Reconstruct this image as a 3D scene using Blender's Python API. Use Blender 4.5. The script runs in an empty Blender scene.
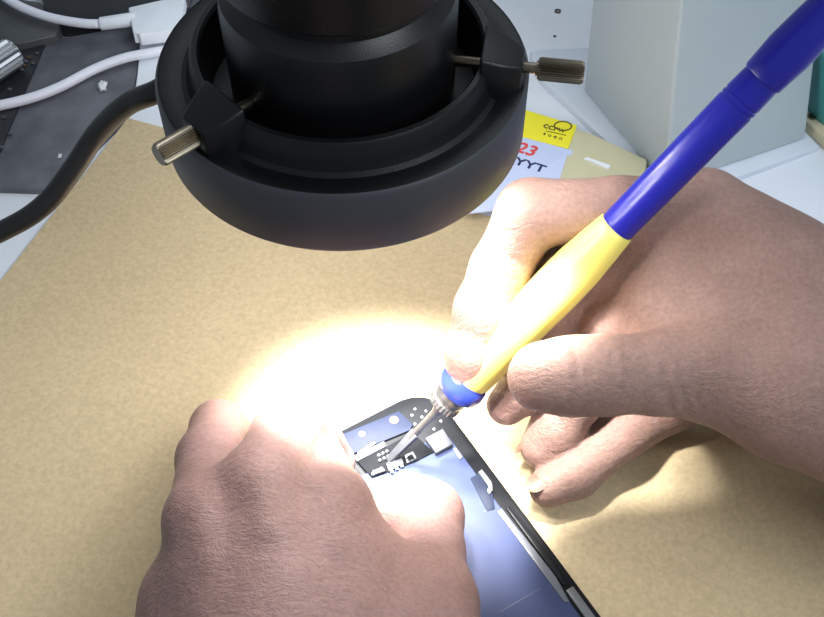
import bpy, bmesh, math, random
import numpy as np
from mathutils import Vector, Matrix

random.seed(4)
SC = bpy.context.scene
COL = SC.collection
S = 0.001                     # every coordinate below is written in millimetres

# ------------------------------------------------------------------ camera geometry
FPX, PITCH, DIST = 1100.0, math.radians(52.0), 320.0
cR = np.array([1.0, 0, 0]); cU = np.array([0, math.sin(PITCH), math.cos(PITCH)]); cF = np.array([0, math.cos(PITCH), -math.sin(PITCH)])
def ray(px, py): return cR * (px - 412) / FPX - cU * (py - 308.5) / FPX + cF
_r = ray(430, 415); CAM = -_r / np.linalg.norm(_r) * DIST
def P(px, py, z=0.0):
    """point of the place at height z (mm above the mat) seen at a photo pixel"""
    d = ray(px, py); t = (z - CAM[2]) / d[2]
    return CAM + d * t

# ------------------------------------------------------------------ materials
def new_mat(name):
    m = bpy.data.materials.new(name); m.use_nodes = True
    nt = m.node_tree
    return m, nt, nt.nodes['Principled BSDF']
def rgb(r, g, b):
    f = lambda c: (c / 255 / 12.92) if c / 255 <= 0.04045 else ((c / 255 + 0.055) / 1.055) ** 2.4
    return (f(r), f(g), f(b), 1)
def mat(name, col, rough=0.5, metal=0.0, noise=0.0, nscale=200.0, bump=0.0, bscale=800.0, spec=0.5, coat=0.0, trans=0.0, sss=0.0):
    m, nt, b = new_mat(name)
    b.inputs['Roughness'].default_value = rough; b.inputs['Metallic'].default_value = metal
    b.inputs['Specular IOR Level'].default_value = spec
    b.inputs['Coat Weight'].default_value = coat
    b.inputs['Transmission Weight'].default_value = trans
    if sss:
        b.inputs['Subsurface Weight'].default_value = sss; b.inputs['Subsurface Radius'].default_value = (1, .8, .6); b.inputs['Subsurface Scale'].default_value = .004
    tc = nt.nodes.new('ShaderNodeTexCoord')
    if noise:
        n = nt.nodes.new('ShaderNodeTexNoise'); n.inputs['Scale'].default_value = nscale; n.inputs['Detail'].default_value = 5
        nt.links.new(tc.outputs['Object'], n.inputs['Vector'])
        cr = nt.nodes.new('ShaderNodeValToRGB')
        cr.color_ramp.elements[0].position = .3; cr.color_ramp.elements[1].position = .7
        cr.color_ramp.elements[0].color = tuple(c * (1 - noise) for c in col[:3]) + (1,)
        cr.color_ramp.elements[1].color = tuple(min(1, c * (1 + noise)) for c in col[:3]) + (1,)
        nt.links.new(n.outputs['Fac'], cr.inputs['Fac']); nt.links.new(cr.outputs['Color'], b.inputs['Base Color'])
    else:
        b.inputs['Base Color'].default_value = col
    if bump:
        n2 = nt.nodes.new('ShaderNodeTexNoise'); n2.inputs['Scale'].default_value = bscale; n2.inputs['Detail'].default_value = 4
        nt.links.new(tc.outputs['Object'], n2.inputs['Vector'])
        bp = nt.nodes.new('ShaderNodeBump'); bp.inputs['Strength'].default_value = bump; bp.inputs['Distance'].default_value = .0004
        nt.links.new(n2.outputs['Fac'], bp.inputs['Height']); nt.links.new(bp.outputs['Normal'], b.inputs['Normal'])
    return m

def skin_material(name, base, red):
    m, nt, b = new_mat(name); N = nt.nodes.new; L = nt.links.new
    b.inputs['Roughness'].default_value = .5; b.inputs['Specular IOR Level'].default_value = .4
    b.inputs['Subsurface Weight'].default_value = .22
    b.inputs['Subsurface Radius'].default_value = (1.0, .4, .25); b.inputs['Subsurface Scale'].default_value = .0025
    tc = N('ShaderNodeTexCoord')
    n = N('ShaderNodeTexNoise'); n.inputs['Scale'].default_value = 55; n.inputs['Detail'].default_value = 6
    L(tc.outputs['Object'], n.inputs['Vector'])
    cr = N('ShaderNodeValToRGB'); cr.color_ramp.elements[0].position = .32; cr.color_ramp.elements[1].position = .7
    cr.color_ramp.elements[0].color = base; cr.color_ramp.elements[1].color = red
    L(n.outputs['Fac'], cr.inputs['Fac'])
    # fine pore speckle
    sp = N('ShaderNodeTexNoise'); sp.inputs['Scale'].default_value = 900; sp.inputs['Detail'].default_value = 3
    L(tc.outputs['Object'], sp.inputs['Vector'])
    mp = N('ShaderNodeMapRange'); mp.inputs['From Min'].default_value = .3; mp.inputs['From Max'].default_value = .7
    mp.inputs['To Min'].default_value = .86; mp.inputs['To Max'].default_value = 1.12
    L(sp.outputs['Fac'], mp.inputs['Value'])
    mx = N('ShaderNodeMix'); mx.data_type = 'RGBA'; mx.blend_type = 'MULTIPLY'; mx.inputs['Factor'].default_value = 1
    L(cr.outputs['Color'], mx.inputs[6]); L(mp.outputs['Result'], mx.inputs[7]); L(mx.outputs[2], b.inputs['Base Color'])
    # wrinkle network: cell borders of two warped Voronoi nets
    w = N('ShaderNodeTexNoise'); w.inputs['Scale'].default_value = 120; L(tc.outputs['Object'], w.inputs['Vector'])
    wm = N('ShaderNodeMix'); wm.data_type = 'RGBA'; wm.inputs['Factor'].default_value = .006
    wm.blend_type = 'ADD'; L(tc.outputs['Object'], wm.inputs[6]); L(w.outputs['Color'], wm.inputs[7])
    v = N('ShaderNodeTexVoronoi'); v.feature = 'DISTANCE_TO_EDGE'; v.inputs['Scale'].default_value = 1000
    L(wm.outputs[2], v.inputs['Vector'])
    mr = N('ShaderNodeMapRange'); mr.inputs['From Max'].default_value = .18; L(v.outputs['Distance'], mr.inputs['Value'])
    mpv = N('ShaderNodeMapping'); mpv.inputs['Rotation'].default_value = (.4, .3, .7); mpv.inputs['Scale'].default_value = (180, 620, 360)
    L(wm.outputs[2], mpv.inputs['Vector'])
    v2 = N('ShaderNodeTexNoise'); v2.inputs['Scale'].default_value = 1.6; v2.inputs['Detail'].default_value = 5; v2.inputs['Roughness'].default_value = .62
    L(mpv.outputs['Vector'], v2.inputs['Vector'])
    ad = N('ShaderNodeMath'); ad.operation = 'MULTIPLY_ADD'; ad.inputs[1].default_value = .1
    L(mr.outputs['Result'], ad.inputs[0]); L(v2.outputs['Fac'], ad.inputs[2])
    bp = N('ShaderNodeBump'); bp.inputs['Strength'].default_value = .6; bp.inputs['Distance'].default_value = .0009
    L(ad.outputs[0], bp.inputs['Height']); L(bp.outputs['Normal'], b.inputs['Normal'])
    return m

M = {}
M['bench'] = mat('bench_white', rgb(222, 228, 238), .45, noise=.03, nscale=30)
M['floor'] = mat('dark_floor', rgb(60, 55, 52), .7, noise=.2, nscale=6)
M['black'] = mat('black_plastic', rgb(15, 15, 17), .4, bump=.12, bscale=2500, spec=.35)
M['black_lit_side'] = mat('black_satin_lit', rgb(60, 61, 67), .5, bump=.1, bscale=2500, spec=.55)  # black of the ring's side, lightened to stand in for reflections from the front
M['black_body'] = mat('black_paint', rgb(14, 14, 16), .38, bump=.08, bscale=2500)
M['cable_black'] = mat('black_rubber', rgb(24, 23, 24), .4)
M['cable_white'] = mat('white_rubber', rgb(226, 228, 240), .45)
M['plug_white'] = mat('white_plug', rgb(226, 232, 240), .5, noise=.04, nscale=90)
M['brass'] = mat('nickel', rgb(128, 119, 104), .36, 1.0, noise=.15, nscale=300)
M['steel'] = mat('steel', rgb(190, 192, 196), .25, 1.0)
M['steel_dull'] = mat('dull_steel', rgb(112, 113, 112), .32, .75, noise=.1, nscale=500)
M['tipgrey'] = mat('tinned_tip', rgb(70, 73, 78), .45, .3, noise=.2, nscale=500)
M['yellow'] = mat('yellow_grip', rgb(245, 233, 122), .35, sss=.15)
M['blue'] = mat('blue_plastic', rgb(30, 31, 152), .3, noise=.05, nscale=120)
M['blue_collar'] = mat('blue_collar', rgb(50, 66, 170), .25)
M['pframe'] = mat('black_frame', rgb(15, 17, 21), .4, spec=.2)
M['pplate'] = mat('blue_grey_plate', rgb(58, 66, 97), .45, 0, noise=.03, nscale=60, spec=.15)
M['flex'] = mat('blue_flex', rgb(30, 36, 53), .5, 0, spec=.1, noise=.12, nscale=300)
M['pcb'] = mat('dark_board', rgb(13, 15, 19), .65, noise=.2, nscale=400, spec=.08)
M['silver'] = mat('silver_shield', rgb(80, 83, 88), .35, .3)
M['solder'] = mat('solder_white', rgb(105, 108, 111), .35, .3)
M['gold'] = mat('copper_pad', rgb(92, 74, 58), .5, spec=.1)
M['strip'] = mat('pale_strip', rgb(90, 94, 102), .4, .2)
M['seam'] = mat('seam_grey', rgb(62, 70, 100), .5)
M['box'] = mat('matte_white_box', rgb(174, 186, 192), .55, noise=.03, nscale=15)
M['plate'] = mat('white_slab', rgb(212, 220, 232), .5, noise=.03, nscale=40)
M['case'] = mat('cream_plastic', rgb(196, 192, 160), .35, noise=.05, nscale=40, sss=.3)
M['label_y'] = mat('yellow_paper', rgb(232, 222, 40), .55, noise=.05, nscale=60)
M['label_w'] = mat('pale_blue_paper', rgb(196, 208, 240), .55, noise=.03, nscale=50)
M['ink_red'] = mat('red_ink', rgb(214, 70, 70), .6)
M['ink_navy'] = mat('navy_ink', rgb(34, 46, 92), .6)
M['ink_olive'] = mat('olive_ink', rgb(96, 88, 20), .6)
M['slab_dust'] = mat('dusty_black', rgb(90, 92, 100), .5, noise=.3, nscale=90, bump=.2, bscale=900)
M['slab_black'] = mat('black_glass', rgb(34, 36, 42), .3, noise=.3, nscale=60)
M['slab_mid'] = mat('grey_panel', rgb(66, 68, 72), .45, noise=.25, nscale=70)
M['teal'] = mat('teal_plastic', rgb(70, 150, 150), .4)
M['beige'] = mat('beige_plastic', rgb(206, 198, 168), .5, noise=.06, nscale=60)
M['crumb'] = mat('white_crumb', rgb(215, 220, 222), .6)
M['nail'] = mat('nail', rgb(172, 132, 118), .35, sss=.2)
M['nail_tip'] = mat('nail_edge', rgb(190, 168, 130), .35, sss=.2)
M['skin_l'] = skin_material('skin_left', rgb(139, 109, 103), rgb(161, 128, 122))
M['skin_r'] = skin_material('skin_right', rgb(146, 116, 105), rgb(166, 134, 123))
def kraft():
    m, nt, b = new_mat('kraft_board'); N = nt.nodes.new; L = nt.links.new
    b.inputs['Roughness'].default_value = .85; b.inputs['Specular IOR Level'].default_value = .2
    tc = N('ShaderNodeTexCoord')
    n1 = N('ShaderNodeTexNoise'); n1.inputs['Scale'].default_value = 14; n1.inputs['Detail'].default_value = 3
    n2 = N('ShaderNodeTexNoise'); n2.inputs['Scale'].default_value = 640; n2.inputs['Detail'].default_value = 5; n2.inputs['Roughness'].default_value = .7
    for n in (n1, n2): L(tc.outputs['Object'], n.inputs['Vector'])
    a = N('ShaderNodeValToRGB'); a.color_ramp.elements[0].position = .3; a.color_ramp.elements[1].position = .7
    a.color_ramp.elements[0].color = rgb(193, 174, 140); a.color_ramp.elements[1].color = rgb(199, 180, 145)
    L(n1.outputs['Fac'], a.inputs['Fac'])
    mp = N('ShaderNodeMapRange'); mp.inputs['From Min'].default_value = .3; mp.inputs['From Max'].default_value = .7
    mp.inputs['To Min'].default_value = .84; mp.inputs['To Max'].default_value = 1.12; L(n2.outputs['Fac'], mp.inputs['Value'])
    mx = N('ShaderNodeMix'); mx.data_type = 'RGBA'; mx.blend_type = 'MULTIPLY'; mx.inputs['Factor'].default_value = 1
    L(a.outputs['Color'], mx.inputs[6]); L(mp.outputs['Result'], mx.inputs[7]); L(mx.outputs[2], b.inputs['Base Color'])
    bp = N('ShaderNodeBump'); bp.inputs['Strength'].default_value = .2; bp.inputs['Distance'].default_value = .0003
    L(n2.outputs['Fac'], bp.inputs['Height']); L(bp.outputs['Normal'], b.inputs['Normal'])
    return m
M['kraft'] = kraft()
def led_mat():
    m = bpy.data.materials.new('led_glow'); m.use_nodes = True; nt = m.node_tree; nt.nodes.clear()
    e = nt.nodes.new('ShaderNodeEmission'); e.inputs['Color'].default_value = (1, .97, .93, 1); e.inputs['Strength'].default_value = 180
    o = nt.nodes.new('ShaderNodeOutputMaterial'); nt.links.new(e.outputs[0], o.inputs[0]); return m
M['led'] = led_mat()

# ------------------------------------------------------------------ object helpers
def tag(o, label=None, cat=None, group=None, kind=None):
    if label: o['label'] = label
    if cat: o['category'] = cat
    if group: o['group'] = group
    if kind: o['kind'] = kind
    return o
def empty(name, loc, label, cat, group=None):
    e = bpy.data.objects.new(name, None); COL.objects.link(e)
    e.empty_display_size = .01; e.location = Vector(loc) * S; e['o_mm'] = list(map(float, loc))
    del e['o_mm']; ORG[e.name] = np.array(loc, float)
    return tag(e, label, cat, group)
ORG = {}
def link(name, me, m, parent=None, origin=None, smooth=40, label=None):
    """mesh data in world mm -> one object, its origin at its own base (or sharing the parent's)"""
    o = bpy.data.objects.new(name, me); COL.objects.link(o)
    if parent is not None:
        org = ORG[parent.name]; o.parent = parent
    else:
        if origin is None:
            co = np.array([v.co for v in me.vertices]); lo, hi = co.min(0), co.max(0)
            origin = np.array([(lo[0] + hi[0]) / 2, (lo[1] + hi[1]) / 2, lo[2]])
        org = np.array(origin, float); o.location = Vector(org) * S
    ORG[o.name] = org
    me.transform(Matrix.Diagonal((S, S, S, 1)) @ Matrix.Translation(-Vector(org)))
    if m is not None: me.materials.append(m)
    if smooth:
        for p in me.polygons: p.use_smooth = True
        if smooth < 180: me.set_sharp_from_angle(angle=math.radians(smooth))
    if label: o['label'] = label
    return o
def bm_link(name, bm, m, parent=None, **k):
    bmesh.ops.recalc_face_normals(bm, faces=bm.faces[:])
    me = bpy.data.meshes.new(name); bm.to_mesh(me); bm.free()
    return link(name, me, m, parent, **k)

def frame(axis, up=(0, 0, 1)):
    a = np.array(axis, float); a /= np.linalg.norm(a)
    u = np.array(up, float)
    if abs(a @ u) / np.linalg.norm(u) > .98: u = np.array([1.0, 0, 0])
    x = np.cross(u, a); x /= np.linalg.norm(x); y = np.cross(a, x)
    return x, y, a
def add_lathe(bm, org, axis, prof, n=64, ripple=None):
    """prof: list of (s along axis, r); ripple=(i0,i1,depth,count) knurls the rows between"""
    x, y, a = frame(axis); org = np.array(org, float); rows = []
    for i, (s, r) in enumerate(prof):
        if r < 1e-6:
            rows.append([bm.verts.new(org + a * s)]); continue
        row = []
        for k in range(n):
            rr = r
            if ripple and ripple[0] <= i <= ripple[1] and k % 2: rr = r - ripple[2]
            t = 2 * math.pi * k / n
            row.append(bm.verts.new(org + a * s + (x * math.cos(t) + y * math.sin(t)) * rr))
        rows.append(row)
    for A, B in zip(rows, rows[1:]):
        if len(A) == 1 and len(B) == 1: continue
        for k in range(n):
            k2 = (k + 1) % n
            if len(A) == 1: bm.faces.new((A[0], B[k2], B[k]))
            elif len(B) == 1: bm.faces.new((A[k], A[k2], B[0]))
            else: bm.faces.new((A[k], A[k2], B[k2], B[k]))
    return bm
def catmull(pts, n=10):
    p = [np.array(q, float) for q in pts]; p = [2 * p[0] - p[1]] + p + [2 * p[-1] - p[-2]]; out = []
    for i in range(1, len(p) - 2):
        for k in range(n):
            t = k / n
            out.append(.5 * (2 * p[i] + (p[i + 1] - p[i - 1]) * t + (2 * p[i - 1] - 5 * p[i] + 4 * p[i + 1] - p[i + 2]) * t * t
                             + (3 * p[i] - p[i - 1] - 3 * p[i + 1] + p[i + 2]) * t ** 3))
    out.append(p[-2]); return out
def add_tube(bm, pts, r, n=20):
    x = None; rows = []
    for i, q in enumerate(pts):
        d = pts[min(i + 1, len(pts) - 1)] - pts[max(i - 1, 0)]; d = d / np.linalg.norm(d)
        if x is None: x, y, _ = frame(d)
        else:
            x = x - d * (x @ d); x /= np.linalg.norm(x); y = np.cross(d, x)
        rr = r(i / (len(pts) - 1)) if callable(r) else r
        rows.append([bm.verts.new(q + (x * math.cos(2 * math.pi * k / n) + y * math.sin(2 * math.pi * k / n)) * rr) for k in range(n)])
    for A, B in zip(rows, rows[1:]):
        for k in range(n): bm.faces.new((A[k], A[(k + 1) % n], B[(k + 1) % n], B[k]))
    bm.faces.new(rows[0][::-1]); bm.faces.new(rows[-1])
    return bm
def add_prism(bm, poly, z0, z1, bev=0.0):
    """vertical prism over a world polygon [(x,y)...] with softened top edges"""
    b = [bm.verts.new((p[0], p[1], z0)) for p in poly]; t = [bm.verts.new((p[0], p[1], z1)) for p in poly]
    n = len(poly); bm.faces.new(b[::-1]); top = bm.faces.new(t)
    for i in range(n): bm.faces.new((b[i], b[(i + 1) % n], t[(i + 1) % n], t[i]))
    if bev:
        es = list(top.edges)
        vert = [e for e in bm.edges if {e.verts[0] in b, e.verts[1] in b} == {True, False} and (e.verts[0] in t or e.verts[1] in t)]
        bmesh.ops.bevel(bm, geom=es + (vert if n <= 8 else []), offset=bev, segments=3, affect='EDGES', profile=.5, clamp_overlap=True)
    return bm
def prism(name, poly, z0, z1, m, parent=None, bev=.3, **k):
    return bm_link(name, add_prism(bmesh.new(), poly, z0, z1, bev), m, parent, **k)
def px_poly(pts, z): return [P(x, y, z)[:2] for x, y in pts]
def add_box(bm, c, ax, ay, az, hx, hy, hz, bev=.4):
    c = np.array(c, float); ax, ay, az = [np.array(v, float) for v in (ax, ay, az)]
    V = [bm.verts.new(c + ax * sx * hx + ay * sy * hy + az * sz * hz) for sx in (-1, 1) for sy in (-1, 1) for sz in (-1, 1)]
    F = [bm.faces.new([V[i] for i in q]) for q in ((0, 1, 3, 2), (4, 6, 7, 5), (0, 4, 5, 1), (2, 3, 7, 6), (0, 2, 6, 4), (1, 5, 7, 3))]
    es = list({e for f in F for e in f.edges})
    if bev: bmesh.ops.bevel(bm, geom=es, offset=bev, segments=3, affect='EDGES', profile=.5)
    return bm
def text_mesh(body, size, depth=.05, shear=0.0, bold=0.0):
    cu = bpy.data.curves.new('lettering', 'FONT'); cu.body = body; cu.size = size; cu.extrude = depth; cu.shear = shear; cu.offset = bold
    cu.align_x = 'CENTER'; cu.align_y = 'CENTER'
    t = bpy.data.objects.new('lettering', cu); COL.objects.link(t)
    dg = bpy.context.evaluated_depsgraph_get(); me = bpy.data.meshes.new_from_object(t.evaluated_get(dg))
    bpy.data.objects.remove(t); bpy.data.curves.remove(cu); return me
def text(name, body, size, at, xdir, m, parent, shear=0.0, bold=0.0, sx=1.0):
    me = text_mesh(body, size, .05, shear, bold)
    x = np.array([xdir[0], xdir[1], 0.0]); x /= np.linalg.norm(x); y = np.array([-x[1], x[0], 0])
    mt = Matrix(((x[0] * sx, y[0], 0, at[0]), (x[1] * sx, y[1], 0, at[1]), (0, 0, 1, at[2]), (0, 0, 0, 1)))
    me.transform(mt); return link(name, me, m, parent, smooth=0)

# ------------------------------------------------------------------ implicit surface for hands
class Field:
    def __init__(self, lo, hi, h):
        self.lo = np.array(lo, float); self.h = h
        self.n = np.ceil((np.array(hi) - self.lo) / h).astype(int) + 1
        self.ax = [(self.lo[i] + h * np.arange(self.n[i])).astype(np.float32) for i in range(3)]
    def new(self): return np.full(self.n, 40.0, np.float32)
    def box(self, lo, hi):
        sl = []
        for i in range(3):
            a = int(max(0, math.floor((lo[i] - self.lo[i]) / self.h))); b = int(min(self.n[i], math.ceil((hi[i] - self.lo[i]) / self.h) + 1))
            sl.append(slice(a, max(a, b)))
        return tuple(sl), np.ix_(*[self.ax[i][sl[i]] for i in range(3)])
    @staticmethod
    def smin(a, b, k):
        if k <= 0: return np.minimum(a, b)
        h = np.maximum(k - np.abs(a - b), 0) / k
        return np.minimum(a, b) - h * h * k * .25
    def cap(self, D, a, b, ra, rb, k=3.0):
        a = np.array(a, float); b = np.array(b, float); r = max(ra, rb) + k + 3
        sl, (X, Y, Z) = self.box(np.minimum(a, b) - r, np.maximum(a, b) + r)
        if 0 in D[sl].shape: return
        v = b - a; L2 = max(v @ v, 1e-6)
        t = np.clip(((X - a[0]) * v[0] + (Y - a[1]) * v[1] + (Z - a[2]) * v[2]) / L2, 0, 1)
        d = np.sqrt((X - a[0] - t * v[0]) ** 2 + (Y - a[1] - t * v[1]) ** 2 + (Z - a[2] - t * v[2]) ** 2) - (ra + (rb - ra) * t)
        D[sl] = self.smin(D[sl], d.astype(np.float32), k)
    def ell(self, D, c, axes, radii, k=4.0, sign=1):
        c = np.array(c, float); r = max(radii) + k + 3; sl, (X, Y, Z) = self.box(c - r, c + r)
        if 0 in D[sl].shape: return
        q = 0; q2 = 0
        for ax, ra in zip(axes, radii):
            ax = np.array(ax, float); ax /= np.linalg.norm(ax)
            s = (X - c[0]) * ax[0] + (Y - c[1]) * ax[1] + (Z - c[2]) * ax[2]
            q = q + (s / ra) ** 2; q2 = q2 + (s / ra ** 2) ** 2
        k0 = np.sqrt(q); d = k0 * (k0 - 1) / np.maximum(np.sqrt(q2), 1e-4)
        D[sl] = self.smin(D[sl], d.astype(np.float32), k)
    def crease(self, D, c, axis, depth, w, spread):
        """a groove across a finger: plane through c with normal 'axis', fading with distance from c"""
        c = np.array(c, float); axis = np.array(axis, float); axis /= np.linalg.norm(axis); r = spread * 2
        sl, (X, Y, Z) = self.box(c - r, c + r)
        s = (X - c[0]) * axis[0] + (Y - c[1]) * axis[1] + (Z - c[2]) * axis[2]
        d2 = (X - c[0]) ** 2 + (Y - c[1]) ** 2 + (Z - c[2]) ** 2
        D[sl] += (depth * np.exp(-(s / w) ** 2) * np.exp(-d2 / spread ** 2)).astype(np.float32)
    def mesh(self, D, name):
        n = D.shape; ins = D < 0
        cell = np.zeros(tuple(i - 1 for i in n), np.uint8)
        for dx in (0, 1):
            for dy in (0, 1):
                for dz in (0, 1): cell += ins[dx:n[0] - 1 + dx, dy:n[1] - 1 + dy, dz:n[2] - 1 + dz]
        act = np.argwhere((cell > 0) & (cell < 8)); idx = np.full(cell.shape, -1, np.int64)
        idx[tuple(act.T)] = np.arange(len(act))
        acc = np.zeros((len(act), 3)); cnt = np.zeros(len(act))
        offs = [(0, 0, 0), (1, 0, 0), (0, 1, 0), (1, 1, 0), (0, 0, 1), (1, 0, 1), (0, 1, 1), (1, 1, 1)]
        for i, j in ((0, 1), (2, 3), (4, 5), (6, 7), (0, 2), (1, 3), (4, 6), (5, 7), (0, 4), (1, 5), (2, 6), (3, 7)):
            oa, ob = np.array(offs[i]), np.array(offs[j])
            va = D[tuple((act + oa).T)]; vb = D[tuple((act + ob).T)]; m = (va < 0) != (vb < 0)
            t = np.where(m, va / np.where(m, va - vb, 1), 0)
            acc += m[:, None] * (oa + (ob - oa) * t[:, None]); cnt += m
        V = self.lo + self.h * (act + acc / cnt[:, None])
        Q = []
        for ax in range(3):
            o1, o2 = [(1, 2), (2, 0), (0, 1)][ax]
            s0 = [slice(1, -1)] * 3; s0[ax] = slice(0, n[ax] - 1); s1 = list(s0); s1[ax] = slice(1, n[ax])
            a, b = ins[tuple(s0)], ins[tuple(s1)]; e = np.argwhere(a != b); off = np.array([1, 1, 1]); off[ax] = 0; g = e + off
            fl = a[tuple(e.T)]
            def c(d1, d2):
                q = g.copy(); q[:, o1] += d1; q[:, o2] += d2; return idx[tuple(q.T)]
            q = np.stack([c(-1, -1), c(0, -1), c(0, 0), c(-1, 0)], 1); q[~fl] = q[~fl][:, ::-1]; Q.append(q)
        Q = np.concatenate(Q)
        for _ in range(3):                                      # light relaxing of the net
            A = np.zeros_like(V); W = np.zeros(len(V))
            for i in range(4):
                np.add.at(A, Q[:, i], V[Q[:, (i + 1) % 4]]); np.add.at(W, Q[:, i], 1)
            V = V * .5 + A / W[:, None] * .5
        me = bpy.data.meshes.new(name); me.from_pydata(V.tolist(), [], Q.tolist()); me.update(); return me

def finger(F, pts, rad, k=2.5):
    D = F.new()
    for i in range(len(pts) - 1): F.cap(D, pts[i], pts[i + 1], rad[i], rad[i + 1], k)
    return D
def nail(name, tip, fdir, up, w, l, r, m, parent, tipm=None):
    """curved plate lying on the back of a fingertip, its free edge at the tip"""
    f = np.array(fdir, float); f /= np.linalg.norm(f); u = np.array(up, float); u -= f * (u @ f); u /= np.linalg.norm(u); s = np.cross(f, u)
    bm = bmesh.new(); rows = []
    NU, NV = 9, 10
    for i in range(NV):
        v = i / (NV - 1); row = []
        for j in range(NU):
            a = (j / (NU - 1) - .5) * 2
            ww = w * (1 - .5 * abs(2 * v - 1) ** 4)
            x = a * ww / 2; ang = x / r
            vv = l * (v - .5) + (l * .14) * (1 - a * a) * (1 if v > .5 else -1) * abs(v - .5) * 2
            drop = .35 * max(0, v - .55) ** 2 * l
            row.append(bm.verts.new(np.array(tip) + f * vv + u * (r * math.cos(ang) - drop) + s * r * math.sin(ang)))
        rows.append(row)
    for A, B in zip(rows, rows[1:]):
        for j in range(NU - 1): bm.faces.new((A[j], A[j + 1], B[j + 1], B[j]))
    g = bmesh.ops.solidify(bm, geom=bm.faces[:], thickness=.5)
    o = bm_link(name, bm, m, parent)
    if tipm:
        o.data.materials.append(tipm)
        lim = .30 * l * S
        c0 = (Vector(tip) - Vector(ORG[parent.name])) * S
        for p in o.data.polygons:
            if (p.center - c0).dot(Vector(f)) > lim: p.material_index = 1
    return o

# ================================================================== THE SETTING
mu = np.array([.936, -.351]); mv = np.array([.351, .936]); mc = np.array([-107.5, 126.2])     # mat axes and its far-left corner
def MT(u, v): return mc + mu * u - mv * v
bench_poly = [MT(-260, 178), MT(620, 178), MT(620, -420), MT(-260, -420)]
BZ = -1.2
tag(prism('workbench_top', bench_poly, BZ - 25, BZ, M['bench'], bev=1.5), 'white workbench top under everything', 'workbench', kind='structure')
tag(prism('floor', [(-1500, -1500), (1500, -1500), (1500, 1500), (-1500, 1500)], -760, -750, M['floor'], bev=0), 'dark floor below the workbench', 'floor', kind='structure')

# kraft mat: a sheet with thickness, buckled beside the hand that rests on it
def mat_mesh():
    W_, H_ = 470.0, 184.0; nu, nv = 236, 93; bm = bmesh.new()
    ridge_a, ridge_b = P(676, 462, 0)[:2], P(850, 458, 0)[:2]
    fold_a, fold_b = P(604, 476, 0)[:2], P(650, 560, 0)[:2]
    def hgt(p):
        z = 0
        d = ridge_b - ridge_a; t = np.clip(((p - ridge_a) @ d) / (d @ d), 0, 1); q = p - ridge_a - d * t
        n = np.array([-d[1], d[0]]) / np.linalg.norm(d); s = q @ n; e = np.linalg.norm(q)
        z += 7.0 * math.exp(-(e / (7 if s < 0 else 12)) ** 2)
        d = fold_b - fold_a; t = np.clip(((p - fold_a) @ d) / (d @ d), 0, 1); q = p - fold_a - d * t
        n = np.array([-d[1], d[0]]) / np.linalg.norm(d); s = q @ n
        z += 2.2 * (1 - t) ** 1.2 * math.exp(-(np.linalg.norm(q) / (5 if s > 0 else 14)) ** 2)
        z += .5 * math.sin(p[0] * .03) * math.sin(p[1] * .024 + 1) * min(1, max(0, (p[0] - 20) / 60))
        return max(z, 0)
    rows = []
    for i in range(nu):
        rows.append([])
        for j in range(nv):
            p = MT(W_ * i / (nu - 1), H_ * j / (nv - 1)); rows[-1].append(bm.verts.new((p[0], p[1], hgt(p))))
    low = [[bm.verts.new((v.co.x, v.co.y, v.co.z - 1.1)) for v in r] for r in rows]
    for i in range(nu - 1):
        for j in range(nv - 1):
            bm.faces.new((rows[i][j], rows[i][j + 1], rows[i + 1][j + 1], rows[i + 1][j]))
            bm.faces.new((low[i][j], low[i + 1][j], low[i + 1][j + 1], low[i][j + 1]))
    edge = [(i, 0) for i in range(nu)] + [(nu - 1, j) for j in range(1, nv)] + [(i, nv - 1) for i in range(nu - 2, -1, -1)] + [(0, j) for j in range(nv - 2, 0, -1)]
    for (i, j), (k, l) in zip(edge, edge[1:] + edge[:1]): bm.faces.new((rows[i][j], rows[k][l], low[k][l], low[i][j]))
    return bm
tag(bm_link('work_mat', mat_mesh(), M['kraft'], smooth=50), 'brown kraft board mat covering the white bench under both hands', 'mat')

# ================================================================== RING LIGHT AND MICROSCOPE
RC = np.array([-19.5, 7.5, 0.0]); RR = 38.4; RZ = 107.5
ring = empty('ring_light', RC + [0, 0, RZ], 'black ring shaped work light with knurled thumb screws hanging over the mat', 'lamp')
up = (0, 0, 1)
housing = add_lathe(bmesh.new(), RC, up, [(RZ + 1.6, 26.5), (RZ, 27.2), (RZ, 37.7), (RZ + 15.4, 37.7), (RZ + 15.6, 37.0), (RZ + 15.0, 34.5), (RZ + 14.8, 33.0), (RZ + 15.4, 32.0), (RZ + 17.2, 31.2), (RZ + 20.5, 30.6), (RZ + 21.2, 30.1), (RZ + 21.2, 29.0), (RZ + 20.6, 28.5),
    (RZ + 10, 28.0), (RZ + 9.0, 27.6), (RZ + 8.6, 21.6), (RZ + 6.5, 21.4), (RZ + 6.0, 25.3), (RZ + 1.6, 25.3), (RZ + 1.6, 26.5)], 128)
bm_link('housing', housing, M['black'], ring, smooth=30)
bm_link('outer_band', add_lathe(bmesh.new(), RC, up, [(RZ - .1, 37.7), (RZ - .1, 38.1), (RZ + .6, RR), (RZ + 14.4, RR), (RZ + 15.3, RR - .5), (RZ + 15.55, 37.7), (RZ - .1, 37.7)], 160), M['black_lit_side'], ring, smooth=30, label='satin black outer band lightened for room reflection')
lens = add_lathe(bmesh.new(), RC, up, [(RZ - .3, 28.2), (RZ - .6, 29), (RZ - .6, 37), (RZ - .3, 37.5), (RZ + .3, 37.5), (RZ + .3, 28.2), (RZ - .3, 28.2)], 96)
bm_link('trim_ring', lens, M['black'], ring)
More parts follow.
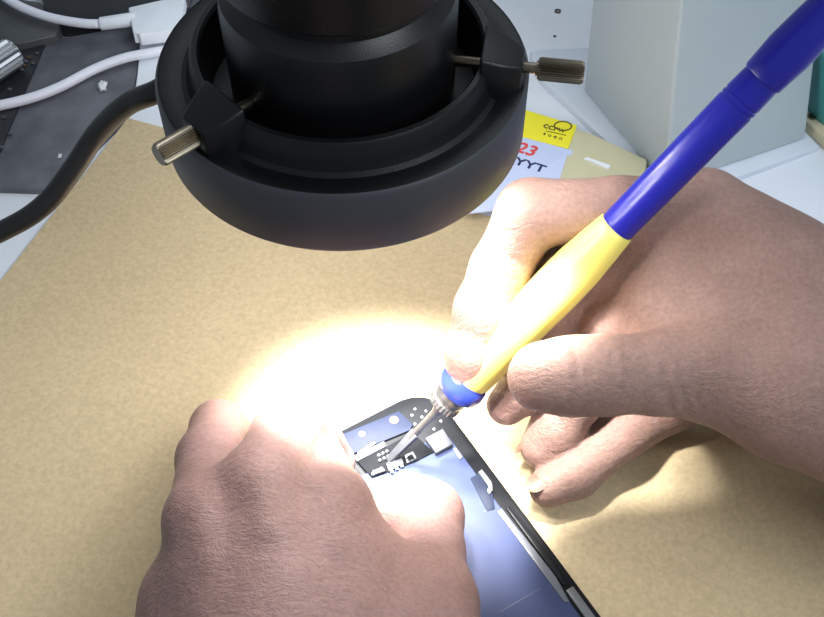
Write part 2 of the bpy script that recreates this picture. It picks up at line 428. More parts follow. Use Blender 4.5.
for k in range(24):
    a = 2 * math.pi * k / 24; c = RC + [33 * math.cos(a), 33 * math.sin(a), RZ - 1.5]
    bm_link('led', add_lathe(bmesh.new(), c, up, [(-.6, 0), (-.5, 1.2), (0, 1.8), (1.0, 1.8), (1.0, 0)], 16), M['led'], ring)
s1 = P(158, 156, RZ + 18.5)[:2] - RC[:2]; s2 = P(584, 73, RZ + 18.5)[:2] - RC[:2]
A1 = math.atan2(s1[1], s1[0]); A2 = math.atan2(s2[1], s2[0]); A3 = (A1 + A2 + 2 * math.pi) / 2 - math.pi
if math.cos(A3 - A1) > 0: A3 += math.pi
R1, R2 = np.linalg.norm(s1), np.linalg.norm(s2)
def thumb_screw(ang, rend):
    d = np.array([math.cos(ang), math.sin(ang), 0]); t = np.array([-d[1], d[0], 0]); z = RZ + 18.5
    # boss on the collar
    bm = bmesh.new()
    prof = [(28.6, 7.5), (33.2, 6.2), (37.0, 4.2)]
    lo, hi = RZ + 14.2, RZ + 24.0
    ring_v = []
    for r_, w_ in prof:
        top = hi - (r_ - 28.6) * .35
        ring_v.append([bm.verts.new(RC + d * r_ + t * w_ + [0, 0, lo]), bm.verts.new(RC + d * r_ + t * w_ * .8 + [0, 0, top]),
                       bm.verts.new(RC + d * r_ - t * w_ * .8 + [0, 0, top]), bm.verts.new(RC + d * r_ - t * w_ + [0, 0, lo])])
    for A, B in zip(ring_v, ring_v[1:]):
        for k in range(4): bm.faces.new((A[k], A[(k + 1) % 4], B[(k + 1) % 4], B[k]))
    bm.faces.new(ring_v[0]); bm.faces.new(ring_v[-1][::-1])
    bmesh.ops.bevel(bm, geom=bm.edges[:], offset=.7, segments=3, affect='EDGES', profile=.5)
    bm_link('screw_boss', bm, M['black'], ring)
    o = RC + [0, 0, z]; e = rend
    scr = add_lathe(bmesh.new(), o, d, [(23.0, 0), (23.0, .9), (23.4, 1.1), (e - 9.6, 1.15), (e - 9.6, 1.55), (e - 9.0, 1.55), (e - 8.9, 0)], 24)
    so = bm_link('thumb_screw', scr, M['brass'], ring, label='metal thumb screw')
    kn = add_lathe(bmesh.new(), o, d, [(e - 9.2, 0), (e - 9.2, 2.0), (e - 8.7, 2.35), (e - .6, 2.35), (e, 2.0), (e, 0)], 60, (2, 3, .36))
    bm_link('knurled_head', kn, M['brass'], so, smooth=25)
thumb_screw(A1, R1); thumb_screw(A2, R2); thumb_screw(A3, (R1 + R2) / 2)
# power cable of the ring light
ca = P(163, 88, RZ + 7)
cpts = catmull([RC + [-33, 12, RZ + 7], ca, P(128, 104, 108), P(98, 132, 98), P(72, 170, 88), P(46, 203, 80), P(12, 226, 74), P(-40, 246, 66), P(-140, 262, 40), P(-260, 250, 4)], 12)
bm_link('power_cable', add_tube(bmesh.new(), cpts, 2.5, 20), M['cable_black'], ring, label='black cable')

mic = empty('microscope_head', RC + [0, 0, RZ + 5], 'black round microscope head held inside the ring light', 'microscope')
body = add_lathe(bmesh.new(), RC, up, [(RZ + 3, 0), (RZ + 3, 14), (RZ + 2.2, 15), (RZ + 2.2, 19.5), (RZ + 3, 20.5), (RZ + 10, 21.2), (RZ + 12, 23.2), (RZ + 31, 23.4), (RZ + 34.0, 23), (RZ + 35, 21.6),
    (RZ + 36.2, 20.3), (RZ + 38.4, 20.3), (RZ + 39.0, 21.3), (RZ + 39.4, 22.6), (RZ + 40.2, 23.2), (RZ + 60, 25.5), (RZ + 110, 25.5), (RZ + 112, 24), (RZ + 112, 0)], 128)
bm_link('barrel', body, M['black_body'], mic, smooth=30)
bm_link('objective_lens', add_lathe(bmesh.new(), RC, up, [(RZ + 1.6, 0), (RZ + 1.9, 9), (RZ + 2.4, 13.6), (RZ + 3.2, 13.6), (RZ + 3.2, 0)], 64), mat('coated_glass', rgb(30, 40, 70), .05, coat=1), mic)
bm_link('rim', add_lathe(bmesh.new(), RC, up, [(RZ + 9.2, 21.3), (RZ + 9.0, 22.0), (RZ + 9.6, 22.3), (RZ + 10.1, 22.0), (RZ + 10.0, 21.3), (RZ + 9.2, 21.3)], 96), M['steel'], mic)

# ================================================================== SOLDERING PEN
T0 = P(388, 461, 4.6); T1 = P(618, 226, 73); pd = (T1 - T0) / np.linalg.norm(T1 - T0)
def axis_s(px, py):
    """distance along the pen axis whose image is nearest to the pixel"""
    best = min(np.arange(0, 240, .25), key=lambda s: (lambda q: (q[0] - px) ** 2 + (q[1] - py) ** 2)(proj(T0 + pd * s)))
    return float(best)
def proj(p):
    v = np.array(p) - CAM; z = v @ cF
    return 412 + FPX * (v @ cR) / z, 308.5 - FPX * (v @ cU) / z
sF0, sF1 = axis_s(443, 407), axis_s(458, 391)      # knurled ferrule
sC0, sC1 = axis_s(456, 393), axis_s(470, 377)      # blue collar
sY1 = axis_s(617, 227); sB1 = axis_s(764, 81)
pen = empty('soldering_pen', T0, 'blue and yellow soldering pen held in the hand at right over the phone', 'pen')
x_, y_, a_ = frame(pd)
tip = bmesh.new()
sT = axis_s(414, 437)
add_box(tip, T0 + pd * (sT * .55), x_, y_, pd, 1.55, .8, sT * .55, .3)
for v in tip.verts:
    s = (np.array(v.co) - T0) @ pd
    if s < sT * .35:
        q = T0 + pd * s; f = .62 + .38 * max(0, s) / (sT * .35); v.co = Vector(q + (np.array(v.co) - q) * f)
bm_link('tip', tip, M['tipgrey'], pen, label='grey tinned soldering tip')
bm_link('shaft', add_lathe(bmesh.new(), T0, pd, [(sT - 1, 0), (sT - 1, .95), (sF0 - 3, 1.15), (sF0 - 2, 1.5), (sF0 + 1, 1.7), (sF0 + 1, 0)], 24), M['steel_dull'], pen)
fl = sF1 - sF0
bm_link('ferrule', add_lathe(bmesh.new(), T0, pd, [(sF0, 0), (sF0, 1.8), (sF0, 4.1), (sF0 + .4, 4.6), (sF0 + fl * .3, 4.6), (sF0 + fl * .36, 4.1), (sF0 + fl * .5, 4.1), (sF0 + fl * .56, 4.6), (sF1, 4.6), (sF1 + 1.5, 4.6), (sF1 + 1.5, 0)], 48, (3, 4, .3)), M['steel_dull'], pen, smooth=25, label='ribbed chrome ferrule')
cl = sC1 - sC0
bm_link('collar', add_lathe(bmesh.new(), T0, pd, [(sC0, 3.5), (sC0, 5.2), (sC0 + cl * .15, 6.1), (sC0 + cl * .5, 6.6), (sC0 + cl * .85, 6.2), (sC1, 5.4), (sC1 + 1, 5), (sC1 + 1, 3.5), (sC0, 3.5)], 48), M['blue_collar'], pen, label='glossy blue collar')
yl = sY1 - sC1
bm_link('grip', add_lathe(bmesh.new(), T0, pd, [(sC1 - .5, 3), (sC1 - .5, 5.4), (sC1 + 1, 5.9), (sC1 + yl * .15, 6.0), (sC1 + yl * .45, 6.2), (sC1 + yl * .62, 6.35), (sC1 + yl * .75, 6.2), (sC1 + yl * .88, 5.5), (sC1 + yl * .96, 5.0), (sY1 - .3, 4.8), (sY1, 4.5), (sY1, 3)], 48), M['yellow'], pen, label='yellow plastic grip')
bl = sB1 - sY1
bm_link('barrel', add_lathe(bmesh.new(), T0, pd, [(sY1 - 2, 3), (sY1 - .5, 4.25), (sY1 + .5, 4.4), (sB1 - 8.0, 4.75), (sB1 - 7.8, 4.55), (sB1 - 7.4, 4.55), (sB1 - 7.2, 4.75), (sB1 - 6.6, 4.75), (sB1 - 6.4, 4.55), (sB1 - 6.0, 4.55), (sB1 - 5.8, 4.75), (sB1 - 1, 4.6), (sB1 + 2, 4.4), (sB1 + 2, 3)], 48), M['blue'], pen, label='blue plastic barrel')
bm_link('strain_boot', add_lathe(bmesh.new(), T0, pd, [(sB1, 3), (sB1, 4.7), (sB1 + .5, 5.0), (sB1 + 4, 5.2), (sB1 + 8, 5.5), (sB1 + 16, 5.2), (sB1 + 28, 4.6), (sB1 + 40, 3.6), (sB1 + 41, 3), (sB1 + 41, 0)], 48), M['blue'], pen, label='blue rubber boot')
e0 = T0 + pd * (sB1 + 39)
bm_link('cord', add_tube(bmesh.new(), catmull([e0, e0 + pd * 25, e0 + pd * 55 + [15, 0, -2], e0 + pd * 70 + [60, 20, -30], e0 + [150, 90, -60], e0 + [220, 150, -150]], 10), 2.2, 16), M['blue'], pen)

# ================================================================== PHONE SCREEN ASSEMBLY
pa = np.array([.52, -.854]); pb = np.array([-.854, -.52]); pc = np.array([-.25, 7.7])
def PH(u, v): return pc + pb * u + pa * v
def PU(px, py, z=4.2):
    q = P(px, py, z)[:2] - pc; return q @ pb, q @ pa
def rrect(u0, v0, u1, v1, r, n=8):
    out = []
    for cu_, cv_, a0 in ((u0 + r, v0 + r, 180), (u1 - r, v0 + r, 270), (u1 - r, v1 - r, 0), (u0 + r, v1 - r, 90)):
        for i in range(n + 1):
            a = math.radians(a0 + 90 * i / n); out.append(PH(cu_ + r * math.cos(a), cv_ + r * math.sin(a)))
    return out
ph = empty('phone_screen', (*PH(34, 70), .1), 'opened phone screen assembly lying on the mat under the soldering pen', 'phone')
prism('frame', rrect(0, 0, 68, 140, 9.5), .15, 3.6, M['pframe'], ph, bev=0.5, label='black edge frame')
prism('back_plate', rrect(4.6, 16.0, 63.5, 132, 2.0), 3.4, 4.2, M['pplate'], ph, bev=.2, label='blue grey metal back plate')
def pp(name, pts, z0, z1, m, bev=.15, parent=ph, **k): return prism(name, px_poly(pts, z1), z0, z1, m, parent, bev, **k)
pp('flex_panel', [(335, 437), (399, 411), (413, 424), (410, 430), (352, 454)], 3.3, 4.3, M['flex'], label='translucent blue flex panel')
for (x, y, r) in ((394, 420, 1.3), (362, 434, 1.0)):
    c = P(x, y, 4.3); bm_link('copper_pad', add_lathe(bmesh.new(), c, up, [(-.3, 0), (-.3, r), (.08, r), (.1, 0)], 20), M['gold'], ph)
pp('foil_strip', [(357, 452), (374, 441), (376, 443), (359, 455)], 3.8, 4.7, M['solder'])
pp('shield_strip', [(353, 456), (384, 441), (386, 446), (357, 461)], 3.5, 4.6, M['strip'])
pp('circuit_strip', [(357, 461), (386, 447), (412, 432), (434, 452), (415, 462), (372, 478)], 3.4, 4.5, M['pcb'], label='dark circuit strip')
pp('shield_can', [(425, 438), (443, 428), (453, 444), (436, 453)], 4.2, 6.0, M['silver'], .3, label='square silver shield can')
con = pp('connector', [(386, 463), (401, 456), (404, 463), (389, 471)], 4.4, 5.4, M['strip'], .2)
for (x, y) in ((379, 455), (383, 453), (387, 451), (380, 460), (384, 458), (388, 456)):
    c = P(x, y, 5.2); bm_link('solder_joint', add_lathe(bmesh.new(), c, up, [(-.8, 0), (-.8, .55), (-.2, .55), (.25, .3), (.35, 0)], 12), M['solder'], ph)
pp('small_chip', [(404, 455), (413, 451), (417, 458), (407, 463)], 4.4, 5.3, M['silver'], .15)
pp('small_chip', [(407, 456), (412, 453.5), (414.5, 458), (408.5, 461)], 5.2, 5.6, M['pcb'], .1)
pp('connector', [(371, 470), (384, 466), (386, 471), (374, 475)], 4.4, 5.2, M['pframe'], .15)
for (x, y) in ((373, 474), (377, 471), (381, 469), (392, 472), (397, 469), (402, 466)):
    c = P(x, y, 4.9); bm_link('contact', add_lathe(bmesh.new(), c, up, [(-.6, 0), (-.6, .5), (.3, .45), (.35, 0)], 10), M['solder'], ph)
for (x, y) in ((415, 409), (426, 411), (412, 415), (422, 417), (433, 415), (415, 424), (427, 424), (441, 421), (434, 429)):
    c = P(x, y, 3.7); bm_link('screw', add_lathe(bmesh.new(), c, up, [(-.5, 0), (-.5, .42), (.1, .38), (.15, 0)], 10), M['solder'], ph)
pp('clip', [(453, 449), (456, 447), (463, 457), (460, 459)], 3.5, 4.6, M['strip'])
pp('clip', [(478, 472), (482, 469), (492, 482), (493, 490), (489, 494), (487, 490), (489, 486)], 3.5, 4.9, M['solder'])
pp('edge_strip', [(497, 511), (502, 508), (556, 577), (570, 602), (564, 602)], 3.5, 4.5, M['strip'], label='pale strip along the long edge')
pp('edge_strip', [(506, 508), (509, 506), (556, 566), (567, 584), (563, 585)], 3.5, 4.3, M['pframe'])
pp('edge_strip', [(566, 590), (573, 586), (600, 623), (592, 627)], 3.5, 4.6, M['solder'])
pp('flex_tape', [(470, 478), (482, 472), (493, 494), (495, 509), (487, 511)], 4.0, 4.4, M['flex'])
pp('seam', [(500, 611), (540, 588), (540.6, 588.8), (500.6, 612)], 4.1, 4.27, M['seam'], 0)
pp('seam', [(484, 511), (493, 506), (493.5, 506.7), (484.5, 511.8)], 4.1, 4.27, M['seam'], 0)

# ================================================================== HANDS
def build_left():
    F = Field((-85, -150, 1), (25, -8, 66), .72)
    W = P(300, 800, 38); Fo = np.array([-34, -230, 34.0])
    mI, mM, mR, mP = P(329, 510, 42), P(264, 488, 48), P(208, 522, 44), P(184, 600, 32)
    pI, pM, pR, pP = P(303, 443, 34), P(288, 436, 42), P(211, 459, 36), P(196, 560, 14)
    wx = np.array([1.0, 0, 0])
    palm = F.new()
    F.cap(palm, Fo, W, 27, 22, 8); F.ell(palm, W, (wx, (0, 1, 0), (0, 0, 1)), (30, 24, 17), 10)
    wI, wM, wR, wP = W + [12, 8, 2], W + [2, 6, 6], W + [-9, 4, 4], W + [-18, 4, -4]
    for a, b, r0, r1 in ((wI, mI, 12, 9.3), (wM, mM, 12.5, 9.6), (wR, mR, 12, 9.3), (wP, mP, 12, 8.2)): F.cap(palm, a, b, r0, r1, 9)
    for a, b in ((mI, mM), (mM, mR), (mR, mP)): F.cap(palm, a * .8 + W * .2 - [0, 0, 3], b * .8 + W * .2 - [0, 0, 3], 9, 9, 8)
    F.ell(palm, (mM + mR) / 2 * .55 + W * .45 - [0, 0, 10], ((1, 0, 0), (0, 1, 0), (0, 0, 1)), (27, 28, 12), 10)
    # knuckle heads and tendons
    for m_, r_ in ((mI, 4.6), (mM, 5), (mR, 4.8), (mP, 4.4)): F.ell(palm, m_ + [0, -1, 5.2], ((1, 0, 0), (0, 1, 0), (0, 0, 1)), (r_ + 1.5, r_ + 2.5, r_), 5)
    for a, b in ((wM, mM), (wR, mR), (wI, mI)): F.cap(palm, a * .25 + b * .75 + [0, 0, 9.0], b * .95 + a * .05 + [0, 0, 8.4], 1.2, 1.8, 4.5)
    # thumb side
    tC, tM, tI, tT = P(400, 720, 36), P(432, 602, 27), P(428, 516, 20), P(387, 509, 15.5)
    F.cap(palm, tC, tM, 13, 9.4, 8); F.cap(palm, W + [14, 0, -4], tC, 15, 12, 8)
    F.cap(palm, mI * .75 + wI * .25 - [0, 0, 4], tM * .75 + tC * .25, 8.5, 8.5, 9)
    F.cap(palm, mI * .45 + wI * .55 - [0, 0, 4], tM * .5 + tC * .5, 10, 10, 10)
    F.cap(palm, mI - [0, 0, 5], tM * .95 + tC * .05, 6.0, 6.5, 8)
    fs = [finger(F, (tM, tM * .45 + tI * .55, tI, tI * .5 + tT * .5, tT), (9.2, 8.3, 8.8, 8.2, 7.2)),
          finger(F, (mI, mI * .5 + pI * .5, pI, P(316, 446, 18), P(332, 462, 10.5)), (8.9, 8.2, 8.4, 7.2, 6.4)),
          finger(F, (mM, mM * .5 + pM * .5, pM, P(296, 420, 18), P(312, 440, 10)), (9.4, 8.6, 8.8, 7.6, 6.6)),
          finger(F, (mR, mR * .5 + pR * .5, pR, P(218, 428, 16), P(240, 445, 9)), (9.0, 8.0, 8.2, 7.3, 6.6)),
          finger(F, (mP, mP * .5 + pP * .5 + [0, 0, 2], pP, P(215, 545, 10), P(232, 540, 9)), (8.0, 7.2, 7.2, 6.6, 6.0))]
    D = palm.copy()
    for f in fs: D = F.smin(D, F.smin(palm, f, 5), .7)
    # skin folds
    F.crease(D, pR + (0, 0, 8), pR - mR, .5, .6, 6); F.crease(D, pM + (0, 0, 8), pM - mM, .5, .6, 6)
    for s in (-1.6, 0, 1.5): F.crease(D, tI + (4, 2, 7) + (tI - tM) / 23 * s, tI - tM, .45, .5, 6)
    return F.mesh(D, 'left_hand'), (tI, tT)
me, (tI, tT) = build_left()
lh = link('hand', me, M['skin_l'], None, origin=(-27, -100, 2), smooth=180)
tag(lh, 'back of the hand at the bottom, fingers curled over the phone screen', 'hand', 'pair of hands at work')
nail('nail', tT - (tT - tI) / np.linalg.norm(tT - tI) * .5, tT - tI, (0.0, .25, 1), 9.5, 9.5, 7.0, M['nail'], lh)

def build_right():
    F = Field((-2, -75, 1), (160, 50, 90), .78)
    mI, mM, mR, mP = P(706, 209, 68), P(748, 240, 56), P(768, 300, 38), P(775, 352, 22)
    pI = P(530, 213, 67)
    W = P(925, 405, 45); Fo = P(1180, 540, 45)
    palm = F.new()
    F.cap(palm, Fo, W, 27, 24, 8)
    wI, wM, wR, wP = W + [-4, 8, 14], W + [-2, 8, 5], W + [0, 6, -6], W + [0, 4, -21]
    for a, b, r0, r1 in ((wI, mI, 12, 9.0), (wM, mM, 12, 9.3), (wR, mR, 12, 9.0), (wP, mP, 12, 8.5)): F.cap(palm, a, b, r0, r1, 9)
    for a, b in ((mI, mM), (mM, mR), (mR, mP)): F.cap(palm, a * .8 + W * .2, b * .8 + W * .2, 9, 9, 8)
    F.ell(palm, np.array([128, 8, 23.0]), ((1, 0, 0), (0, 1, 0), (0, 0, 1)), (34, 20, 18), 10)
    # thumb ray, thenar and web
    tC, tM, tI, tT = P(880, 405, 48), P(712, 371, 52), P(604, 375, 57), P(543, 377, 58)
    F.cap(palm, tC, tM, 19, 11.8, 8)
    F.cap(palm, tC * .5 + W * .5 - [0, 4, 4], tC * .45 + tM * .55 - [0, 3, 4], 18, 11.5, 9)
    F.cap(palm, mI * .9 + wI * .1 - [0, 1, 3], tM * .85 + tC * .15, 7.5, 9, 8)
    F.cap(palm, mI * .6 + wI * .4 - [0, 2, 3], tM * .5 + tC * .5, 10, 11, 10)
    F.cap(palm, P(668, 222, 64), P(672, 330, 52), 6.0, 6.5, 7)
    F.cap(palm, P(640, 228, 61), P(655, 300, 54), 5.0, 5.5, 6)
    F.cap(palm, P(622, 240, 55), P(648, 295, 50), 6.0, 6.0, 6)
    F.cap(palm, P(640, 295, 50), P(655, 338, 48), 6.5, 7.0, 6)
    F.cap(palm, P(690, 215, 62), P(712, 340, 52), 8.0, 8.5, 8)
    F.cap(palm, mM * .7 + wM * .3 - [4, 4, 2], tC * .5 + tM * .5, 10, 10, 10)
    th = finger(F, (tM, tM * .5 + tI * .5, tI, tI * .45 + tT * .55, tT), (11.6, 9.8, 9.3, 9.1, 8.4))
    ix = finger(F, (mI, mI * .5 + pI * .5, pI, P(500, 270, 54), P(484, 310, 46), P(472, 352, 37), P(470, 368, 33)), (9.0, 8.4, 8.4, 7.6, 7.6, 7.0, 6.3))
    md = finger(F, (mM, P(660, 262, 55), P(566, 272, 50), P(546, 335, 36), P(528, 385, 24), P(507, 405, 18)), (9.0, 8.4, 8.4, 7.7, 7.2, 5.6))
    rg = finger(F, (mR, P(690, 320, 40), P(612, 322, 42), P(578, 395, 22), P(556, 430, 14), P(543, 447, 10.5)), (9.0, 8.2, 8.2, 7.4, 7.0, 6.3))
    pk = finger(F, (mP, P(720, 390, 19), P(670, 404, 15), P(620, 434, 11), P(575, 473, 8), P(549, 487, 7.2)), (8.2, 7.4, 7.4, 7.2, 6.6, 5.6))
    D = palm.copy()
    for f in (th, ix, md, rg, pk): D = F.smin(D, F.smin(palm, f, 5), .7)
    ax = tI - tM; an = ax / np.linalg.norm(ax)
    for s, dp in ((5.5, .55), (7.6, .8), (0, .35), (-4, .3)): F.crease(D, tI + an * s + (0, -2, 9), ax + np.array([0, 0, 3]), dp, .55, 9)
    n1 = np.array([.75, -.25, -.6])                    # folds running over the ball of the thumb
    for s in range(9):
        c = P(668 + s * 13, 398 + s * 6, 58) ; F.crease(D, c, (.85, -.3, .35), .8, .75, 9)
    F.crease(D, P(520, 262, 62), (P(500, 270, 54) - pI), .6, .7, 6)
    return F.mesh(D, 'right_hand'), dict(rg=(P(556, 430, 14), P(543, 447, 10.5)), pk=(P(575, 473, 8), P(549, 487, 7.2)), md=(P(530, 385, 24), P(507, 405, 18)))
me, tips = build_right()
rh = link('hand', me, M['skin_r'], None, origin=(80, 0, 2), smooth=180)
tag(rh, 'hand at right gripping the blue and yellow soldering pen like a pencil', 'hand', 'pair of hands at work')
a, b = tips['pk']; d = (b - a) / np.linalg.norm(b - a)
nail('nail', b + d * 2.0 + [0, 0, -.3], d, (-.7, -.1, .8), 6.4, 8.5, 5.3, M['nail'], rh, M['nail_tip'])
a, b = tips['rg']; d = (b - a) / np.linalg.norm(b - a)
nail('nail', b + d * .5 - [0, 0, .5], d, (-1, .15, .15), 7, 8, 5.9, M['nail'], rh)

# ================================================================== THINGS ROUND THE MAT
# tall white box at the back with a bevelled vertical corner
b0, b1, b2 = P(583, 90, 1.5), P(664, 188, 1.5), P(806, 140, 1.5); b3 = b0 + b2 - b1
t0, t1, t2 = P(592, 0, 34), P(681, 0, 66), P(822, 0, 46)
def up_to(b, t, H=110.0): return b + (t - b) * (H / (t[2] - b[2]))
T_ = [up_to(b0, t0), up_to(b1, t1), up_to(b2, t2)]; T_.append(T_[0] + T_[2] - T_[1])
bm = bmesh.new(); B_ = [b0, b1, b2, b3]
vb = [bm.verts.new(p) for p in B_]; vt = [bm.verts.new(p) for p in T_]
bm.faces.new(vb[::-1]); bm.faces.new(vt)
for i in range(4): bm.faces.new((vb[i], vb[(i + 1) % 4], vt[(i + 1) % 4], vt[i]))
bmesh.ops.bevel(bm, geom=bm.edges[:], offset=1.4, segments=4, affect='EDGES', profile=.5)
tag(bm_link('storage_box', bm, M['box'], smooth=30), 'tall pale grey box standing on the white bench behind the pen', 'box')
# white base slab under the box
sl = [P(540, 78, 1.2)[:2], P(632, 166, 1.2)[:2], P(665, 194, 1.2)[:2] + [1, -4], b2[:2] + [4, -3], b3[:2] + [2, 6], b0[:2] + [-18, 22]]
prism_o = prism('base_slab', sl, BZ, 1.4, M['plate'], bev=.5)
tag(prism_o, 'thin white slab beneath the tall pale grey box', 'slab')
# cream parts case with labels
case = empty('parts_case', P(560, 150, 0) + [0, 0, BZ], 'flat cream plastic case with yellow and pale blue labels beside the ring light', 'case')
cz = 6.0
prism('case_body', px_poly([(470, 150), (520, 106), (596, 136), (648, 158), (640, 200), (560, 215), (500, 190)], cz), BZ, cz, M['case'], case, bev=1.2)
prism('label', px_poly([(500, 103), (577, 126), (568, 149), (493, 130)], cz), cz - .3, cz + .35, M['label_y'], case, bev=.1, label='yellow label')
prism('label', px_poly([(490, 129), (573, 151), (571, 156), (567, 155), (552, 205), (462, 214)], cz), cz - .3, cz + .3, M['label_w'], case, bev=.1, label='pale blue paper label')
prism('highlight_bar', px_poly([(584, 158), (587, 157), (611, 165), (609, 168)], cz + .8), cz - .2, cz + .9, M['plug_white'], case, bev=.2)  # highlight line on the case, built as a thin raised white bar
xd = P(577, 126, cz) - P(500, 103, cz)
zt = cz + .4
def tx(body, px, py, size, m, z=zt, **k): return text('lettering', body, size, (*P(px, py, z)[:2], z), xd, m, case, **k)
tx('23', 526, 149.5, 7.2, M['ink_red'], shear=.15, bold=.15)
tx('LYYT', 526, 164, 5.0, M['ink_navy'], bold=.12, sx=1.2)
tx('ccr', 551, 127, 4.2, M['ink_olive'], bold=.1)
tx('w', 562, 130, 3.4, M['ink_olive'], bold=.08)
tx('s u e n', 553, 136, 2.6, M['ink_olive'], bold=.04)
q = P(563, 126, zt)
rg_ = bmesh.new(); ring_pts = [q + [3.0 * math.cos(2 * math.pi * i / 32), 2.3 * math.sin(2 * math.pi * i / 32), 0] for i in range(33)]
bm_link('emblem', add_tube(rg_, ring_pts, .28, 8), M['ink_olive'], case)
prism('underline', px_poly([(546, 130.5), (566, 135), (566, 135.7), (546, 131.2)], zt), cz + .2, zt + .05, M['ink_olive'], case, bev=0)
# small screw marks on the bench
for (x, y, r, nm, lb) in ((558, 9, 1.3, 'washer', 'small dark ring lying on white bench far behind the ring light'), (555, 34, .6, 'screw', 'tiny grey screw on white bench near the knurled thumb screw')):
    c = P(x, y, 0); c[2] = BZ
    if nm == 'washer': b_ = add_lathe(bmesh.new(), c, up, [(0.02, r), (.4, r), (.5, r * .85), (.5, r * .5), (.3, r * .45), (.02, r * .45), (0.02, r)], 24)
    else: b_ = add_lathe(bmesh.new(), c, up, [(0.02, 0), (.02, r), (.3, r), (.45, r * .5), (.45, 0)], 16)
    tag(bm_link(nm, b_, M['slab_mid']), lb, nm)

# teal tub and cream tray at the right edge
tb = P(845, 90, BZ); tb[2] = BZ
tl = add_lathe(bmesh.new(), P(817, 75, 22) * [1, 1, 0] + [22.5, 8, BZ], up, [(0, 0), (0, 18), (1, 19.5), (22, 22), (30, 22.5), (30.6, 23.4), (31.4, 23.2), (31.4, 21.8), (22, 20.8), (2, 18), (2, 0)], 64)
tag(bm_link('tub', tl, M['teal']), 'teal plastic tub at the far right edge behind the pale box', 'tub')
tp = px_poly([(800, 60), (840, 60), (900, 160), (838, 150), (803, 118)], 3)
ct = empty('tray', (*P(830, 110, 0)[:2], BZ), 'cream plastic tray with one screw hole at the right edge', 'tray')
prism('tray_body', tp, BZ + .02, 3.0, M['beige'], ct, bev=.6)
bm_link('screw', add_lathe(bmesh.new(), P(812, 117, 3.0), up, [(-.5, 0), (-.5, 1.6), (.3, 1.6), (.5, 1.2), (.2, .6), (.2, 0)], 20), M['brass'], ct)

# dark panels, board, knob and cables at the upper left
pz = 1.2
tag(prism('dusty_panel', px_poly([(46, 40), (138, 24), (141, 60), (127, 116), (52, 190), (-60, 186), (20, 100)], pz), BZ, pz, M['slab_dust'], bev=.8),
    'dusty dark grey flat panel beneath the lower white cable', 'panel')
tag(prism('glass_panel', px_poly([(30, -40), (210, -50), (190, 6), (138, 14), (60, 22), (44, 8)], 6), BZ, 6, M['slab_black'], bev=.8),
    'black glass panel at the top edge behind the upper white cable', 'panel')
tag(prism('metal_plate', px_poly([(-30, -10), (40, 2), (60, 22), (56, 35), (18, 44), (-30, 40)], 5), BZ, 5, M['slab_mid'], bev=.5),
    'mid grey flat plate under the upper white cable at the corner', 'plate')
cb = empty('circuit_board', (*P(5, 90, 0)[:2], BZ), 'black circuit board strip with small pale chips beside the dusty panel', 'circuit board')
prism('board', px_poly([(-40, 50), (14, 46), (46, 42), (22, 98), (-10, 175), (-60, 175)], 2), BZ + .05, 2, M['slab_black'], cb, bev=.3)
for (x, y, m_) in ((22, 70, 'strip'), (24, 66, 'gold'), (26, 62, 'strip'), (29, 58, 'gold'), (33, 64, 'slab_mid'), (37, 54, 'slab_mid'), (10, 90, 'strip'), (4, 118, 'slab_mid'), (10, 135, 'slab_mid'), (2, 148, 'strip')):
    c = P(x, y, 2); add = bmesh.new(); add_box(add, c + [0, 0, .3], (.93, -.35, 0), (.35, .93, 0), (0, 0, 1), .7, .5, .4, .1); bm_link('chip', add, M[m_], cb)
# knurled knob
ka, kb = P(-22, 76, 8), P(14, 52, 8)
kd = kb - ka; kl = np.linalg.norm(kd)
kn = empty('knob', ka - [0, 0, 8], 'shiny knurled metal knob lying at the left edge on the circuit board', 'knob')
kn.location.z = 2 * S; ORG[kn.name][2] = 2
bm_link('grip_ring', add_lathe(bmesh.new(), ka, kd, [(0, 0), (0, 5.0), (.6, 5.8), (kl - .8, 5.8), (kl, 5.2), (kl, 0)], 36, (2, 3, .7)), M['steel'], kn, smooth=20)
bm_link('stem', add_lathe(bmesh.new(), ka, kd, [(-14, 0), (-14, 2.2), (0, 2.2), (.1, 0)], 24), M['steel'], kn)
# crumbs on the panel
for i, (x, y, r, lb) in enumerate(((103, 88, 2.0, 'larger white crumb on the dusty dark panel below the white cable'), (60, 157, .9, 'tiny white crumb near the front of the dusty dark panel'))):
    bm = bmesh.new(); bmesh.ops.create_icosphere(bm, subdivisions=3, radius=r)
    for v in bm.verts:
        n = 1 + .3 * math.sin(v.co.x * 3.1 + i) * math.cos(v.co.y * 2.7) + .15 * math.sin(v.co.z * 5)
        v.co = Vector((v.co.x * n * .8, v.co.y * n * 1.2, v.co.z * n * .55))
    c = P(x, y, pz) + [0, 0, r * .5]; bmesh.ops.translate(bm, verts=bm.verts[:], vec=c)
    tag(bm_link('crumb', bm, M['crumb'], smooth=180), lb, 'crumb')
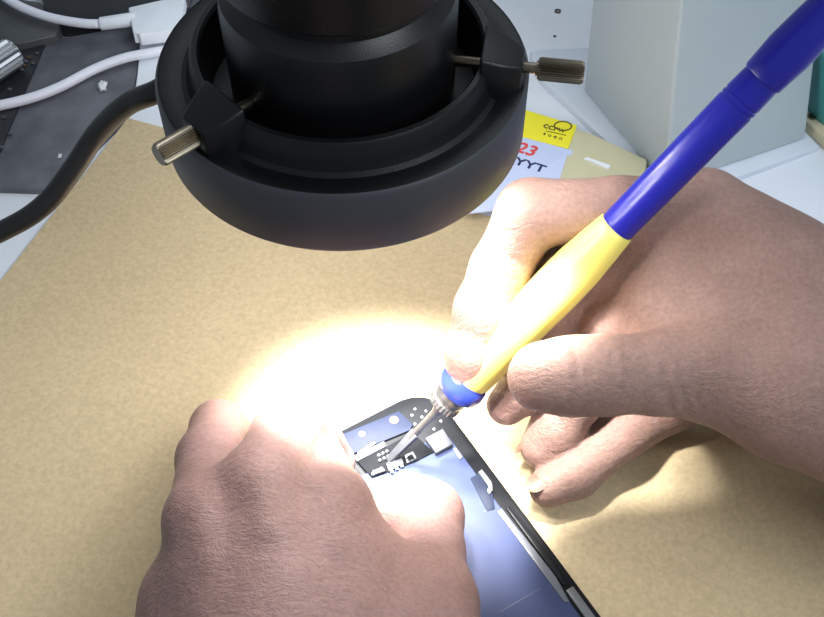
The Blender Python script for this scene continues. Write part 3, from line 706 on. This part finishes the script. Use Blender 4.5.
# upper cable with plug
uc = empty('charging_cable', P(115, 22, 7), 'upper white cable with a square white plug behind the ring light', 'cable')
bm_link('cord', add_tube(bmesh.new(), catmull([P(-60, -60, 9), P(-15, -20, 9), P(12, 2, 9), P(45, 16, 8.5), P(80, 23, 8.5), P(104, 24, 8.5)], 10), 1.75, 18), M['cable_white'], uc)
sa, sb = P(100, 24, 9), P(136, 19, 9)
bm_link('sleeve', add_lathe(bmesh.new(), sa, sb - sa, [(0, 0), (0, 2.2), (.4, 2.5), (np.linalg.norm(sb - sa), 2.7), (np.linalg.norm(sb - sa), 0)], 24), M['plug_white'], uc)
prism('plug', px_poly([(128, 7), (185, -6), (180, 30), (139, 35), (137, 32), (133, 33)], 11), 6.2, 11, M['plug_white'], uc, bev=.7)
lc = empty('power_lead', P(70, 85, pz), 'lower white cable curving over the dusty dark panel', 'cable')
bm_link('cord', add_tube(bmesh.new(), catmull([P(-120, 118, 3.4), P(-40, 112, 3.4), P(2, 105, 3.6), P(34, 97, 3.4), P(62, 86, 3.4), P(95, 69, 3.4), P(125, 58, 4.2), P(155, 52, 4.4), P(200, 42, 3), P(260, 10, 1.5)], 10), 1.85, 18), M['cable_white'], lc)
# white block added over bare bench, under the two leads
filler_o = prism('filler', px_poly([(139, 32), (200, 20), (200, 80), (150, 84), (134, 90), (141, 58)], 2.2), BZ, 2.2, M['plug_white'], bev=.6)
tag(filler_o, 'flat white adapter block beside the dusty panel under the white cables', 'filler')

# ================================================================== LIGHT AND CAMERA
w = bpy.data.worlds.new('room'); SC.world = w; w.use_nodes = True
bg = w.node_tree.nodes['Background']; bg.inputs['Color'].default_value = (.78, .9, 1.0, 1); bg.inputs['Strength'].default_value = .3
def area(name, loc, target, size, energy, col):
    l = bpy.data.lights.new(name, 'AREA'); l.energy = energy; l.size = size; l.color = col
    o = bpy.data.objects.new(name, l); COL.objects.link(o); o.location = loc
    o.rotation_euler = (Vector(target) - Vector(loc)).to_track_quat('-Z', 'Y').to_euler(); return o
area('key_light', (.5, -.38, .7), (0, 0, 0), .4, 4.0, (.87, .94, 1.0))  # soft key from the front right, its source out of view
area('ceiling_lamp', (.18, .5, .85), (0, 0, 0), .7, 2.0, (.87, .94, 1.0))
NL = 8
for k in range(NL):
    a = 2 * math.pi * (k + .5) / NL
    l = bpy.data.lights.new('led_spot', 'SPOT'); l.energy = 1.5; l.spot_size = math.radians(49); l.spot_blend = 1.0; l.shadow_soft_size = .004; l.color = (1, .97, .93)
    o = bpy.data.objects.new('led_spot', l); COL.objects.link(o)
    p = RC + [33 * math.cos(a), 33 * math.sin(a), RZ - 3.2]; q = RC + ([58, -30, 0] if k == NL - 1 else [8 + 12 * math.cos(a), -23 + 12 * math.sin(a), 0])
    o.location = Vector(p) * S; o.rotation_euler = (Vector(q) - Vector(p)).to_track_quat('-Z', 'Y').to_euler()
    o.parent = None

cam = bpy.data.cameras.new('camera'); cam.sensor_fit = 'HORIZONTAL'; cam.sensor_width = 36; cam.lens = FPX * 36 / 824
cam.clip_start = .01; cam.clip_end = 20
co = bpy.data.objects.new('camera', cam); COL.objects.link(co)
co.location = Vector(CAM) * S; co.rotation_euler = (math.pi / 2 - PITCH, 0, 0); SC.camera = co
vs = SC.view_settings; vs.view_transform = 'Standard'; vs.look = 'None'; vs.gamma = 1; vs.exposure = 0; vs.use_curve_mapping = False
SC.cycles.max_bounces = 8; SC.cycles.use_denoising = True
